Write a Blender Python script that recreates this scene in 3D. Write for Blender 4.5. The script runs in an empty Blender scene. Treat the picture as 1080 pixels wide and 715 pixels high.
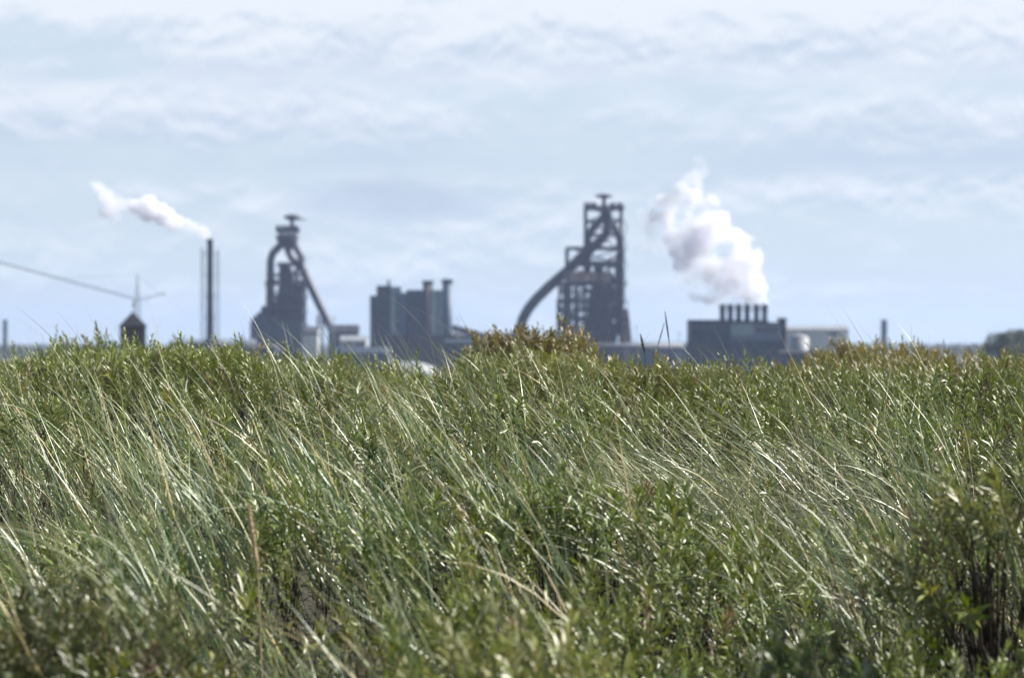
import bpy, math, random
import numpy as np
from mathutils import Vector

random.seed(7)
rng = np.random.default_rng(11)
C = bpy.context.scene
COL = C.collection
F = 3000.0            # focal length in photo pixels (1080 wide)
CX, CY = 540.0, 357.5
CAMZ = 20.0           # the dune stands 20 m above the industrial plain
R = math.radians

# ------------------------------------------------------------------ helpers
def tag(o, label=None, cat=None, group=None, kind=None):
    if label: o['label'] = label
    if cat: o['category'] = cat
    if group: o['group'] = group
    if kind: o['kind'] = kind
    return o

def empty(name, loc, label, cat, group=None, kind=None):
    o = bpy.data.objects.new(name, None)
    COL.objects.link(o)
    o.location = loc
    o.empty_display_size = 1.0
    return tag(o, label, cat, group, kind)

class MB:
    def __init__(s): s.v = []; s.f = []
    def box(s, x0, x1, y0, y1, z0, z1):
        b = len(s.v)
        s.v += [(x0,y0,z0),(x1,y0,z0),(x1,y1,z0),(x0,y1,z0),(x0,y0,z1),(x1,y0,z1),(x1,y1,z1),(x0,y1,z1)]
        s.f += [tuple(b+i for i in q) for q in ((0,3,2,1),(4,5,6,7),(0,1,5,4),(1,2,6,5),(2,3,7,6),(3,0,4,7))]
        return s
    def tube(s, pts, rad, n=8, caps=True):
        pts = [Vector(p) for p in pts]
        if not hasattr(rad, '__len__'): rad = [rad]*len(pts)
        b = len(s.v); up = Vector((0.13,1,0.07))
        for i, p in enumerate(pts):
            t = (pts[min(i+1,len(pts)-1)] - pts[max(i-1,0)]).normalized()
            a = t.cross(up)
            if a.length < 1e-3: a = t.cross(Vector((1,0,0)))
            a.normalize(); c = t.cross(a)
            for k in range(n):
                w = 2*math.pi*(k+.5)/n
                s.v.append(tuple(p + rad[i]*(math.cos(w)*a + math.sin(w)*c)))
        for i in range(len(pts)-1):
            for k in range(n):
                k2 = (k+1) % n
                s.f.append((b+i*n+k, b+i*n+k2, b+(i+1)*n+k2, b+(i+1)*n+k))
        if caps:
            s.f.append(tuple(b+k for k in range(n))[::-1])
            s.f.append(tuple(b+(len(pts)-1)*n+k for k in range(n)))
        return s
    def beam(s, p, q, w): return s.tube([p, q], w*0.707, 4)
    def lathe(s, cx, cy, prof, n=20):
        b = len(s.v)
        for (r, z) in prof:
            for k in range(n):
                w = 2*math.pi*k/n
                s.v.append((cx+r*math.cos(w), cy+r*math.sin(w), z))
        for i in range(len(prof)-1):
            for k in range(n):
                k2 = (k+1) % n
                s.f.append((b+i*n+k, b+i*n+k2, b+(i+1)*n+k2, b+(i+1)*n+k))
        s.f.append(tuple(b+k for k in range(n))[::-1])
        s.f.append(tuple(b+(len(prof)-1)*n+k for k in range(n)))
        return s
    def lattice(s, x0, x1, y0, y1, z0, z1, seg, w, diag=True, taper=1.0):
        cx, cy = (x0+x1)/2, (y0+y1)/2
        def ring(z):
            k = 1 + (taper-1)*(z-z0)/(z1-z0)
            return [(cx+(x-cx)*k, cy+(y-cy)*k, z) for x, y in ((x0,y0),(x1,y0),(x1,y1),(x0,y1))]
        zs = [z0+(z1-z0)*i/seg for i in range(seg+1)]
        a, b = ring(z0), ring(z1)
        for i in range(4): s.beam(a[i], b[i], w)
        for j in range(seg):
            lo, hi = ring(zs[j]), ring(zs[j+1])
            for i in range(4):
                i2 = (i+1) % 4
                s.beam(hi[i], hi[i2], w*.7)
                if diag:
                    s.beam(lo[i] if j % 2 else lo[i2], hi[i2] if j % 2 else hi[i], w*.5)
        return s
    def railing(s, x0, x1, y0, y1, z, h=1.4, w=.18):
        for hh in (h*.55, h):
            for p, q in (((x0,y0),(x1,y0)),((x1,y0),(x1,y1)),((x1,y1),(x0,y1)),((x0,y1),(x0,y0))):
                s.beam((*p, z+hh), (*q, z+hh), w)
        return s
    def build(s, name, mat, parent=None, smooth=False):
        me = bpy.data.meshes.new(name)
        me.from_pydata(s.v, [], s.f); me.update()
        o = bpy.data.objects.new(name, me); COL.objects.link(o)
        me.materials.append(mat)
        if smooth:
            me.polygons.foreach_set('use_smooth', [len(p.vertices) == 4 for p in me.polygons])
        if parent: o.parent = parent
        return o

def W(px, D): return (px-CX)*D/F
def Z(py, D): return CAMZ + (CY-py)*D/F

# ------------------------------------------------------------------ materials
def nt(mat):
    mat.use_nodes = True
    t = mat.node_tree; t.nodes.clear()
    return t, t.nodes, t.links

def surf(name, c1, c2, rough=.6, scale=.25, metal=0., bump=0., streak=True):
    m = bpy.data.materials.new(name); t, N, L = nt(m)
    out = N.new('ShaderNodeOutputMaterial'); p = N.new('ShaderNodeBsdfPrincipled')
    tc = N.new('ShaderNodeTexCoord'); mp = N.new('ShaderNodeMapping')
    mp.inputs['Scale'].default_value = (1,1,.25) if streak else (1,1,1)
    no = N.new('ShaderNodeTexNoise'); no.inputs['Scale'].default_value = scale; no.inputs['Detail'].default_value = 6; no.inputs['Roughness'].default_value = .65
    cr = N.new('ShaderNodeValToRGB')
    cr.color_ramp.elements[0].position = .36; cr.color_ramp.elements[1].position = .66
    cr.color_ramp.elements[0].color = (*c1,1); cr.color_ramp.elements[1].color = (*c2,1)
    L.new(tc.outputs['Object'], mp.inputs[0]); L.new(mp.outputs[0], no.inputs['Vector'])
    L.new(no.outputs['Fac'], cr.inputs[0]); L.new(cr.outputs[0], p.inputs['Base Color'])
    p.inputs['Roughness'].default_value = rough; p.inputs['Metallic'].default_value = metal
    if bump:
        b = N.new('ShaderNodeBump'); b.inputs['Strength'].default_value = bump; b.inputs['Distance'].default_value = .3
        L.new(no.outputs['Fac'], b.inputs['Height']); L.new(b.outputs[0], p.inputs['Normal'])
    L.new(p.outputs[0], out.inputs[0])
    return m

M = {}
M['steel']    = surf('dark_steel', (.013,.014,.032), (.036,.031,.046), .6, .12)
M['rust']     = surf('rusty_cladding', (.30,.22,.18), (.20,.12,.09), .8, .2)
M['pipe']     = surf('pipe_steel', (.015,.017,.038), (.036,.033,.052), .5, .1)
M['slate']    = surf('slate_cladding', (.055,.09,.14), (.08,.12,.17), .6, .1)
M['slate_b']  = surf('dark_blue_cladding', (.018,.03,.06), (.034,.05,.08), .6, .1)
M['teal']     = surf('pale_teal_cladding', (.20,.27,.29), (.27,.33,.34), .6, .1)
M['concrete'] = surf('old_concrete', (.075,.07,.085), (.13,.115,.12), .85, .15)
M['grey']     = surf('grey_cladding', (.10,.125,.165), (.15,.175,.21), .6, .1)
M['pale']     = surf('pale_cladding', (.5,.51,.5), (.62,.62,.6), .55, .15)
M['dull_white'] = surf('dull_white_paint', (.22,.23,.25), (.29,.30,.31), .6, .2)
M['white']    = surf('white_paint', (.72,.73,.72), (.82,.82,.8), .45, .2)
M['roof']     = surf('dark_roof', (.008,.010,.018), (.016,.018,.028), .95, .5)
M['shed']     = surf('brown_grey_sheet', (.04,.04,.055), (.08,.07,.075), .7, .1)
M['glass']    = surf('dark_glass', (.02,.03,.04), (.03,.04,.05), .15, .5)
M['galv']     = surf('galvanised_steel', (.22,.23,.25), (.32,.33,.35), .5, .4)
M['redwhite'] = surf('faded_red_paint', (.30,.20,.17), (.38,.30,.28), .6, .1)
M['bark']     = surf('grey_brown_bark', (.05,.04,.03), (.11,.09,.065), .9, 6., 0, .4)
M['soil']     = surf('dune_litter', (.035,.032,.018), (.085,.072,.045), .95, 3., 0, .5, False)

def brick_mat():
    m = bpy.data.materials.new('red_brick'); t, N, L = nt(m)
    out = N.new('ShaderNodeOutputMaterial'); p = N.new('ShaderNodeBsdfPrincipled')
    tc = N.new('ShaderNodeTexCoord'); b = N.new('ShaderNodeTexBrick')
    b.inputs['Color1'].default_value = (.10,.052,.045,1); b.inputs['Color2'].default_value = (.07,.04,.038,1)
    b.inputs['Mortar'].default_value = (.12,.11,.10,1); b.inputs['Scale'].default_value = 2.2
    L.new(tc.outputs['Object'], b.inputs['Vector']); L.new(b.outputs['Color'], p.inputs['Base Color'])
    p.inputs['Roughness'].default_value = .9; L.new(p.outputs[0], out.inputs[0]); return m
M['brick'] = brick_mat()

def plant_mat(name, rough, transl, silver):
    m = bpy.data.materials.new(name); t, N, L = nt(m)
    out = N.new('ShaderNodeOutputMaterial'); p = N.new('ShaderNodeBsdfPrincipled')
    at = N.new('ShaderNodeAttribute'); at.attribute_name = 'tint'
    g = N.new('ShaderNodeNewGeometry')
    mx = N.new('ShaderNodeMix'); mx.data_type = 'RGBA'
    mx.inputs[7].default_value = (*silver,1)
    ml = N.new('ShaderNodeMath'); ml.operation = 'MULTIPLY'; ml.inputs[1].default_value = .6
    L.new(g.outputs['Backfacing'], ml.inputs[0])
    # woody stems carry alpha 0: no pale leaf underside there
    m2 = N.new('ShaderNodeMath'); m2.operation = 'MULTIPLY'
    L.new(ml.outputs[0], m2.inputs[0]); L.new(at.outputs['Alpha'], m2.inputs[1])
    L.new(m2.outputs[0], mx.inputs[0]); L.new(at.outputs['Color'], mx.inputs[6])
    L.new(mx.outputs[2], p.inputs['Base Color'])
    p.inputs['Roughness'].default_value = rough
    p.inputs['Specular IOR Level'].default_value = .5
    tr = N.new('ShaderNodeBsdfTranslucent')
    hs = N.new('ShaderNodeHueSaturation'); hs.inputs['Value'].default_value = 1.3; hs.inputs['Saturation'].default_value = 1.25
    L.new(at.outputs['Color'], hs.inputs['Color']); L.new(hs.outputs[0], tr.inputs[0])
    ms = N.new('ShaderNodeMixShader')
    tf = N.new('ShaderNodeMath'); tf.operation = 'MULTIPLY'; tf.inputs[1].default_value = transl
    L.new(at.outputs['Alpha'], tf.inputs[0]); L.new(tf.outputs[0], ms.inputs[0])
    L.new(p.outputs[0], ms.inputs[1]); L.new(tr.outputs[0], ms.inputs[2])
    L.new(ms.outputs[0], out.inputs[0])
    return m
M['leaf']  = plant_mat('shrub_leaf', .42, .16, (.50,.49,.36))
M['blade'] = plant_mat('grass_blade', .34, .16, (.40,.43,.32))
M['tree']  = plant_mat('tree_leaf', .6, .2, (.08,.10,.06))

# ------------------------------------------------------------------ sun, sky, clouds
SUN_AZ, SUN_EL = 72.0, 40.0     # azimuth to the right of the view direction (+Y)
sd = Vector((math.sin(R(SUN_AZ))*math.cos(R(SUN_EL)), math.cos(R(SUN_AZ))*math.cos(R(SUN_EL)), math.sin(R(SUN_EL))))
sl = bpy.data.lights.new('sun', 'SUN'); so = bpy.data.objects.new('sun', sl); COL.objects.link(so)
sl.energy = 5.0; sl.angle = R(.53); sl.color = (1,.96,.89)
so.location = (0,0,300); so.rotation_euler = sd.to_track_quat('Z','Y').to_euler()

def make_world():
    w = bpy.data.worlds.new('World'); C.world = w; w.use_nodes = True
    t = w.node_tree; N, L = t.nodes, t.links; N.clear()
    out = N.new('ShaderNodeOutputWorld'); bg = N.new('ShaderNodeBackground')
    sky = N.new('ShaderNodeTexSky'); sky.sky_type = 'NISHITA'; sky.sun_disc = False
    sky.sun_elevation = R(SUN_EL); sky.sun_rotation = R(SUN_AZ)
    sky.altitude = 20; sky.air_density = 1.0; sky.dust_density = .6; sky.ozone_density = 1.0
    def math_(op, a, b=None, clamp=False):
        n = N.new('ShaderNodeMath'); n.operation = op; n.use_clamp = clamp
        for i, x in enumerate((a, b)):
            if x is None: continue
            if isinstance(x, (int, float)): n.inputs[i].default_value = x
            else: L.new(x, n.inputs[i])
        return n.outputs[0]
    tc = N.new('ShaderNodeTexCoord'); sp = N.new('ShaderNodeSeparateXYZ')
    L.new(tc.outputs['Generated'], sp.inputs[0])
    az = math_('MULTIPLY', math_('ARCTAN2', sp.outputs[0], sp.outputs[1]), 57.2958)   # degrees right of +Y
    el = math_('MULTIPLY', math_('ARCSINE', sp.outputs[2]), 57.2958)
    def cloud_noise(del_, sx, sy, detail, seed, rough=.55):
        cb = N.new('ShaderNodeCombineXYZ')
        L.new(math_('MULTIPLY', az, sx), cb.inputs[0])
        L.new(math_('MULTIPLY', math_('ADD', el, del_), sy), cb.inputs[1])
        cb.inputs[2].default_value = seed
        n = N.new('ShaderNodeTexNoise'); n.inputs['Scale'].default_value = 1.; n.inputs['Detail'].default_value = detail
        n.inputs['Roughness'].default_value = rough; n.inputs['Distortion'].default_value = .25
        L.new(cb.outputs[0], n.inputs['Vector']); return n.outputs['Fac']
    def ramp(x, a, b, lo=0., hi=1.):
        n = N.new('ShaderNodeMapRange'); n.interpolation_type = 'SMOOTHSTEP'
        L.new(x, n.inputs[0])
        for i, v in enumerate((a,b,lo,hi)): n.inputs[i+1].default_value = v
        return n.outputs[0]
    def bump(x, c, w):     # soft window centred at c
        d = math_('ABSOLUTE', math_('SUBTRACT', x, c)); return ramp(d, w*.25, w, 1., 0.)
    def blob(ca, ce, wa, we):
        dx = math_('DIVIDE', math_('SUBTRACT', az, ca), wa); dy = math_('DIVIDE', math_('SUBTRACT', el, ce), we)
        d = math_('ADD', math_('MULTIPLY', dx, dx), math_('MULTIPLY', dy, dy)); return ramp(d, .0, 1., 1., 0.)
    # a thin even veil of high cirrus over the whole sky
    veil = N.new('ShaderNodeMix'); veil.data_type = 'RGBA'
    L.new(ramp(el, 6.5, 15., .88, .05), veil.inputs[0]); L.new(sky.outputs[0], veil.inputs[6]); veil.inputs[7].default_value = (*VEIL,1)
    # cloud cover: wide flat banks
    wide = cloud_noise(0, .16, .75, 6, 3.1)
    fine = cloud_noise(0, .62, 1.15, 7, 8.7, .60)
    fineU = cloud_noise(.2, .62, 1.15, 7, 8.7, .60)
    base = math_('ADD', math_('MULTIPLY', wide, .6), math_('MULTIPLY', fine, .4))
    bank1 = math_('MULTIPLY', bump(el, 6.05, 1.15), ramp(az, -7.5, -4.5))
    bank2 = math_('MULTIPLY', bump(el, 4.55, .8), ramp(az, -1.5, -6.5, 0., 1.))
    bank2b = math_('MULTIPLY', bump(el, 4.2, 1.1), ramp(az, 3.0, 9.5, 0., .7))
    bank3 = math_('MULTIPLY', blob(-2.3, 2.75, 3.2, .55), .8)
    cover = math_('ADD', math_('ADD', bank1, bank2), math_('ADD', bank2b, bank3))
    cover = math_('ADD', math_('ADD', cover, bump(el, 9.5, 4.)), math_('MULTIPLY', ramp(el, -.4, 3.2), .42))
    dens = math_('ADD', base, math_('MULTIPLY', cover, .26))
    mask = math_('MULTIPLY', math_('MULTIPLY', ramp(dens, .46, .74), .95), ramp(el, 7.5, 14., 1., .08))
    # sun-lit tops, blue-grey undersides (the cloud thins upwards where it is lit)
    rim = math_('SUBTRACT', fine, fineU)
    up = math_('ADD', math_('MULTIPLY', math_('SUBTRACT', el, 6.0), .55), math_('MULTIPLY', rim, 2.6))
    lit1 = ramp(up, -.55, .35)
    up2 = math_('ADD', math_('MULTIPLY', math_('SUBTRACT', el, 4.45), .6), math_('MULTIPLY', rim, 2.4))
    lit2 = ramp(up2, -.5, .5)
    sel = ramp(el, 4.5, 6.0)
    mxl = N.new('ShaderNodeMix'); L.new(sel, mxl.inputs[0]); L.new(lit2, mxl.inputs[2]); L.new(lit1, mxl.inputs[3])
    lit3 = ramp(rim, -.16, .14)                 # low distant banks, lit and shaded by their own relief
    mx3 = N.new('ShaderNodeMix'); L.new(ramp(el, 2.9, 3.6), mx3.inputs[0]); L.new(lit3, mx3.inputs[2]); L.new(mxl.outputs[0], mx3.inputs[3])
    lit = math_('MULTIPLY', mx3.outputs[0], math_('SUBTRACT', 1., math_('MULTIPLY', bank3, 1.2), True), True)
    mc = N.new('ShaderNodeMix'); mc.data_type = 'RGBA'
    mc.inputs[6].default_value = (*CLOUD_SHADE,1); mc.inputs[7].default_value = (*CLOUD_LIT,1)
    L.new(lit, mc.inputs[0])
    mm = N.new('ShaderNodeMix'); mm.data_type = 'RGBA'
    L.new(mask, mm.inputs[0]); L.new(veil.outputs[2], mm.inputs[6]); L.new(mc.outputs[2], mm.inputs[7])
    grey = math_('MULTIPLY', math_('MULTIPLY', blob(-2.5, 2.8, 1.9, .62), ramp(fine, .36, .6)), .75)
    m4 = N.new('ShaderNodeMix'); m4.data_type = 'RGBA'
    L.new(grey, m4.inputs[0]); L.new(mm.outputs[2], m4.inputs[6]); m4.inputs[7].default_value = (*[c*.9 for c in CLOUD_SHADE],1)
    mm = m4
    # small detached puffs left of frame centre and a thin high veil
    puff = math_('MULTIPLY', math_('ADD', blob(-8.65, 4.2, .55, .55), blob(-8.6, 1.65, .35, .3)), ramp(fine, .42, .6))
    puff = math_('MULTIPLY', puff, .55, True)
    m3 = N.new('ShaderNodeMix'); m3.data_type = 'RGBA'
    L.new(puff, m3.inputs[0]); L.new(mm.outputs[2], m3.inputs[6]); m3.inputs[7].default_value = (*CLOUD_LIT,1)
    L.new(m3.outputs[2], bg.inputs[0]); bg.inputs[1].default_value = SKY_STRENGTH
    L.new(bg.outputs[0], out.inputs[0])
SKY_STRENGTH = .05
CLOUD_LIT = (8.0,8.5,9.2); CLOUD_SHADE = (5.5,6.4,7.75); VEIL = (6.1,7.2,8.35)
make_world()

# ------------------------------------------------------------------ the lie of the land
PY = np.array([-200,-60,-10,4,6,8,10,12,14,16,18,20,22,26,30,40,60,100,160,260,420,12000.])
PZ = np.array([-14.,-6.,-1.,-.86,-.83,-.78,-.68,-.51,-.34,-.20,-.125,-.125,-.17,-.42,-.8,-1.7,-3.4,-7,-12,-17,-20,-20])
def prof(y): return np.interp(y, PY, PZ)
rd = np.random.default_rng(5)
# shrub domes: (photo px, distance, half width m, half depth m, height m, tint key)
BUSH = [
 ('olive brown shrub standing on the crest in front of the distant silos and right-hand furnace', 560, 21.0, .68, .5, .25, 'brown'),
 ('brown tipped shrub on the far right of the crest below the thin grey stack', 930, 22.0, .70, .6, .18, 'brown'),
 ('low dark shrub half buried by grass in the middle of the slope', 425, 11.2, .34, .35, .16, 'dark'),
 ('dense glossy green shrub on the slope below the pale swept grass clump', 640, 9.9, .56, .5, .22, 'green'),
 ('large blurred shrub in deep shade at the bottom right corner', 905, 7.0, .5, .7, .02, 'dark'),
 ('blurred pale leaved shrub at the bottom edge left of the shaded shrub', 560, 6.7, .36, .45, .17, 'pale'),
 ('blurred silvery green shrub at the right edge beside the pale grass clump', 1050, 8.7, .46, .42, .36, 'pale'),
 ('bright green shrub with upright shoots on the crest below the brick tower', 110, 17.2, .9, .6, .06, 'crest'),
 ('glossy deep green shrub on the crest below the works with six short stacks', 745, 17.5, .72, .6, .07, 'green'),
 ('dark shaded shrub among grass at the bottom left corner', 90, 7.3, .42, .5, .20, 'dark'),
]
BX = np.array([W(b[1], b[2]) for b in BUSH]); BY = np.array([b[2] for b in BUSH])
BRX = np.array([b[3] for b in BUSH]); BRY = np.array([b[4] for b in BUSH]); BH = np.array([b[5] for b in BUSH])
DX = rd.uniform(-6, 6, 230); DY = rd.uniform(4, 27, 230); DR = rd.uniform(.32, .75, 230); DH = rd.uniform(.08, .30, 230)
PIT = [(430,505,11.0,.34,.16),(345,432,13.2,.45,.2),(860,650,7.3,.55,.26),(1010,655,7.2,.45,.26),(700,690,6.9,.25,.15),(90,610,8.1,.4,.15),(670,455,12.6,.4,.18),(590,585,9.2,.35,.16),
       (1015,480,11.6,.4,.12),(470,415,14.6,.4,.10),(545,400,16.4,.5,.12),(880,470,12.2,.3,.10),(40,470,12,.4,.10),(760,600,8.4,.3,.12)]
PX = [W(p[0], p[2]) for p in PIT]
def hollow(x, y):
    o = np.zeros(x.shape)
    for a, b in zip(PX, PIT): o = np.maximum(o, np.clip(1.25*(1-((x-a)**2+(y-b[2])**2)/(b[3]*b[3])), 0, 1))
    return o
SHADE_SHRUB = (2.02, 7.3, .58, .75, 1.25)      # unseen tall shrub added right of the view to shade the bottom right corner
CPX = np.array([-300,0,120,250,290,380,470,490,620,660,800,860,1080,1400.])
CDZ = np.array([.03,.05,.05,.03,-.05,-.08,-.08,.0,.0,-.055,-.055,-.0,-.02,-.02])
def smooth(a, b, x):
    t = np.clip((x-a)/(b-a), 0, 1); return t*t*(3-2*t)
def veg_top(x, y):
    """height of the shrub canopy relative to the camera"""
    z = prof(y)
    px = CX + x/np.maximum(y, 3.)*F
    z = z + np.interp(px, CPX, CDZ)*smooth(12, 17, y)
    dm = np.full(x.shape, -.12)
    for a, b, r, h in zip(DX, DY, DR, DH):
        d2 = ((x-a)**2 + (y-b)**2)/(r*r)
        dm = np.maximum(dm, h*(1-d2**1.6)*np.where(b < 14, 1., .5))
    for a, b, rx, ry, h in zip(BX, BY, BRX, BRY, BH):
        d2 = ((x-a)/(rx*1.05))**2 + ((y-b)/(ry*1.05))**2
        dm = np.maximum(dm, h*1.15*(1-d2**1.5))
    for (a, b) in zip(PX, PIT):
        d2 = ((x-a)**2 + (y-b[2])**2)/(b[3]*b[3]); z = z - b[4]*np.clip(1-d2, 0, 1)
    a, b, rx, ry, h = SHADE_SHRUB
    d2 = ((x-a)/rx)**2 + ((y-b)/ry)**2; dm = np.maximum(dm, h*np.clip(1-d2**2, -.2, 1))
    return z + dm - .04
def wav(x, y, s, k):
    r = np.random.default_rng(k); o = 0
    for i in range(5):
        a = r.uniform(0, 6.28); f = s*(1.7**i)*.7; o = o + np.sin(x*f*np.cos(a)+y*f*np.sin(a)+r.uniform(0,6.28))/(1.4**i)
    return o/2.2

def ground():
    xs = np.concatenate([-np.geomspace(14, 12000, 34)[::-1], np.linspace(-12, 12, 49), np.geomspace(14, 12000, 34)])
    ys = np.concatenate([-np.geomspace(6, 3000, 24)[::-1], np.linspace(-4, 32, 73), np.geomspace(33, 12000, 60)])
    X, Y = np.meshgrid(xs, ys)
    Zg = prof(Y) - .58 + .07*wav(X, Y, 1.2, 3)*(np.abs(Y) < 60)
    far = smooth(60, 500, np.abs(X))
    Zg = Zg*(1-far) + (-20.)*far
    Zg = np.maximum(Zg, -20.) + CAMZ
    v = np.stack([X, Y, Zg], -1).reshape(-1, 3)
    nx, ny = len(xs), len(ys)
    f = [(j*nx+i, j*nx+i+1, (j+1)*nx+i+1, (j+1)*nx+i) for j in range(ny-1) for i in range(nx-1)]
    me = bpy.data.meshes.new('ground'); me.from_pydata(v.tolist(), [], f); me.update()
    me.polygons.foreach_set('use_smooth', [True]*len(f))
    o = bpy.data.objects.new('ground', me); COL.objects.link(o)
    m = bpy.data.materials.new('dune_and_plain'); t, N, L = nt(m)
    out = N.new('ShaderNodeOutputMaterial'); p = N.new('ShaderNodeBsdfPrincipled'); p.inputs['Roughness'].default_value = .95
    tc = N.new('ShaderNodeTexCoord')
    def noise(s, d, r=.6):
        n = N.new('ShaderNodeTexNoise'); n.inputs['Scale'].default_value = s; n.inputs['Detail'].default_value = d; n.inputs['Roughness'].default_value = r
        L.new(tc.outputs['Object'], n.inputs['Vector']); return n
    a, b = noise(9, 8, .7), noise(.02, 6)
    r1 = N.new('ShaderNodeValToRGB'); e = r1.color_ramp.elements; e[0].color = (.014,.012,.008,1); e[1].color = (.048,.038,.024,1); e[0].position = .35; e[1].position = .7
    r2 = N.new('ShaderNodeValToRGB'); e = r2.color_ramp.elements; e[0].color = (.03,.042,.018,1); e[1].color = (.10,.10,.05,1); e[0].position = .4; e[1].position = .6
    L.new(a.outputs['Fac'], r1.inputs[0]); L.new(b.outputs['Fac'], r2.inputs[0])
    mx = N.new('ShaderNodeMix'); mx.data_type = 'RGBA'; mx.blend_type = 'MIX'; mx.inputs[0].default_value = .3
    L.new(r1.outputs[0], mx.inputs[6]); L.new(r2.outputs[0], mx.inputs[7]); L.new(mx.outputs[2], p.inputs['Base Color'])
    bp = N.new('ShaderNodeBump'); bp.inputs['Distance'].default_value = .05; L.new(a.outputs['Fac'], bp.inputs['Height']); L.new(bp.outputs[0], p.inputs['Normal'])
    L.new(p.outputs[0], out.inputs[0]); me.materials.append(m)
    tag(o, 'dark sandy dune slope falling away to a wide flat green plain', None, None, 'structure')
ground()

# ------------------------------------------------------------------ plants
def raw_mesh(name, V, T, colors, mat, parent=None):
    """triangle mesh from numpy arrays with a per-vertex colour"""
    me = bpy.data.meshes.new(name)
    me.vertices.add(len(V)); me.vertices.foreach_set('co', V.astype(np.float32).ravel())
    me.loops.add(T.size); me.loops.foreach_set('vertex_index', T.astype(np.int32).ravel())
    me.polygons.add(len(T)); me.polygons.foreach_set('loop_start', np.arange(0, T.size, T.shape[1], dtype=np.int32))
    try: me.polygons.foreach_set('loop_total', np.full(len(T), T.shape[1], dtype=np.int32))
    except Exception: pass
    ca = me.attributes.new('tint', 'FLOAT_COLOR', 'POINT'); ca.data.foreach_set('color', colors.astype(np.float32).ravel())
    me.update(calc_edges=True); me.validate()
    me.materials.append(mat)
    o = bpy.data.objects.new(name, me); COL.objects.link(o)
    if parent: o.parent = parent
    return o
def unit(a): return a/np.maximum(np.linalg.norm(a, axis=-1, keepdims=True), 1e-9)

def leaves_of(O, A, Ls, tint, nl, lmin, lmax, wid, r):
    """leaves spiralling up stems: O origins, A axes, Ls lengths, tint colours, nl leaves per stem"""
    n = len(O); idx = np.repeat(np.arange(n), nl); i = np.tile(np.arange(nl), n)
    t = .12 + .9*((i + r.uniform(0,1,len(i)))/nl)
    o, a, l = O[idx], A[idx], Ls[idx]
    ref = np.where(np.abs(a[:,2:3]) < .9, [[0,0,1.]], [[1.,0,0]])
    u = unit(np.cross(a, ref)); v = np.cross(a, u)
    az = i*2.39996 + np.repeat(r.uniform(0,6.28,n), nl) + r.normal(0,.3,len(i))
    rad = u*np.cos(az)[:,None] + v*np.sin(az)[:,None]
    th = np.interp(t, [0,.5,.85,1.02], [1.25,.95,.62,.25]) + r.normal(0,.16,len(i))
    d = unit(a*np.cos(th)[:,None] + rad*np.sin(th)[:,None])
    w = unit(np.cross(d, a) + 0.25*r.normal(0,1,d.shape)); nn = unit(np.cross(w, d))
    nn = np.where((nn*a).sum(1, keepdims=True) < 0, -nn, nn); w = np.cross(d, nn)
    ll = r.uniform(lmin, lmax, len(i))*np.interp(t, [0,.6,1.02], [.8,1.,.55])
    ll = ll*np.repeat(r.uniform(.62,1.28,n), nl); ww = ll*wid*r.uniform(.8,1.2,len(i))
    p0 = o + a*(l*t)[:,None]
    c = p0 + d*(ll*.5)[:,None] + nn*(ll*.02)[:,None]
    Lf = c + w*ww[:,None] + nn*(ww*.5)[:,None]; Rt = c - w*ww[:,None] + nn*(ww*.5)[:,None]
    tip = p0 + d*ll[:,None] - nn*(ll*r.uniform(-.05,.22,len(i)))[:,None]
    V = np.stack([p0, Lf, c, Rt, tip], 1).reshape(-1,3)
    b = (np.arange(len(i))*5)[:,None,None]
    T = (b + np.array([[0,3,2],[0,2,1],[1,2,4],[2,3,4]])[None]).reshape(-1,3)
    # front side = adaxial
    f0 = np.cross(V[T[0,1]]-V[T[0,0]], V[T[0,2]]-V[T[0,0]])
    if (f0*nn[0]).sum() < 0: T = T[:, ::-1]
    col = np.clip(tint[idx]*r.uniform(.72,1.3,(len(i),1))*(1+r.normal(0,.06,(len(i),3))), .01, .8)
    tipb = np.interp(t, [.5,1.], [0,1])[:,None]
    col = col*(1+.30*tipb*np.array([[1.1,1.,.6]]))
    col = np.concatenate([np.repeat(col, 5, 0), np.ones((len(i)*5,1))], 1)
    return V, T, col

def stems_of(O, A, Ls, rad, colr, r):
    n = len(O); ref = np.where(np.abs(A[:,2:3]) < .9, [[0,0,1.]], [[1.,0,0]])
    u = unit(np.cross(A, ref)); v = np.cross(A, u); P = []
    for s, k in ((-.9,1.6),(0,1.),(1.,.45)):
        c = O + A*(Ls*s)[:,None] if s >= 0 else O + (A*.35+np.array([[0,0,-.9]])+r.normal(0,.25,(n,3)))*.28
        if s < 0: c = np.where(True, O - (A*.5 + np.array([[0,0,.6]]))*.3 + r.normal(0,.04,(n,3)), c)
        for j in range(3):
            g = j*2.0944; P.append(c + (u*math.cos(g)+v*math.sin(g))*rad*k)
    V = np.stack(P, 1).reshape(-1,3)
    q = []
    for s in range(2):
        for j in range(3):
            j2 = (j+1) % 3; q.append((s*3+j, s*3+j2, s*3+3+j2)); q.append((s*3+j, s*3+3+j2, s*3+3+j))
    T = ((np.arange(n)*9)[:,None,None] + np.array(q)[None]).reshape(-1,3)
    col = np.array(colr)[None]*r.uniform(.6,1.3,(n,1)); col = np.concatenate([np.repeat(col, 9, 0), np.zeros((n*9,1))], 1)
    return V, T, col

TINT = {'green': (.094,.132,.020), 'crest': (.136,.166,.029), 'pale': (.180,.195,.060), 'dark': (.040,.060,.010), 'brown': (.155,.130,.040), 'mix': (.112,.144,.025)}  # 'dark' puts the bottom right shrub's shade into its leaf colour

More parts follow.
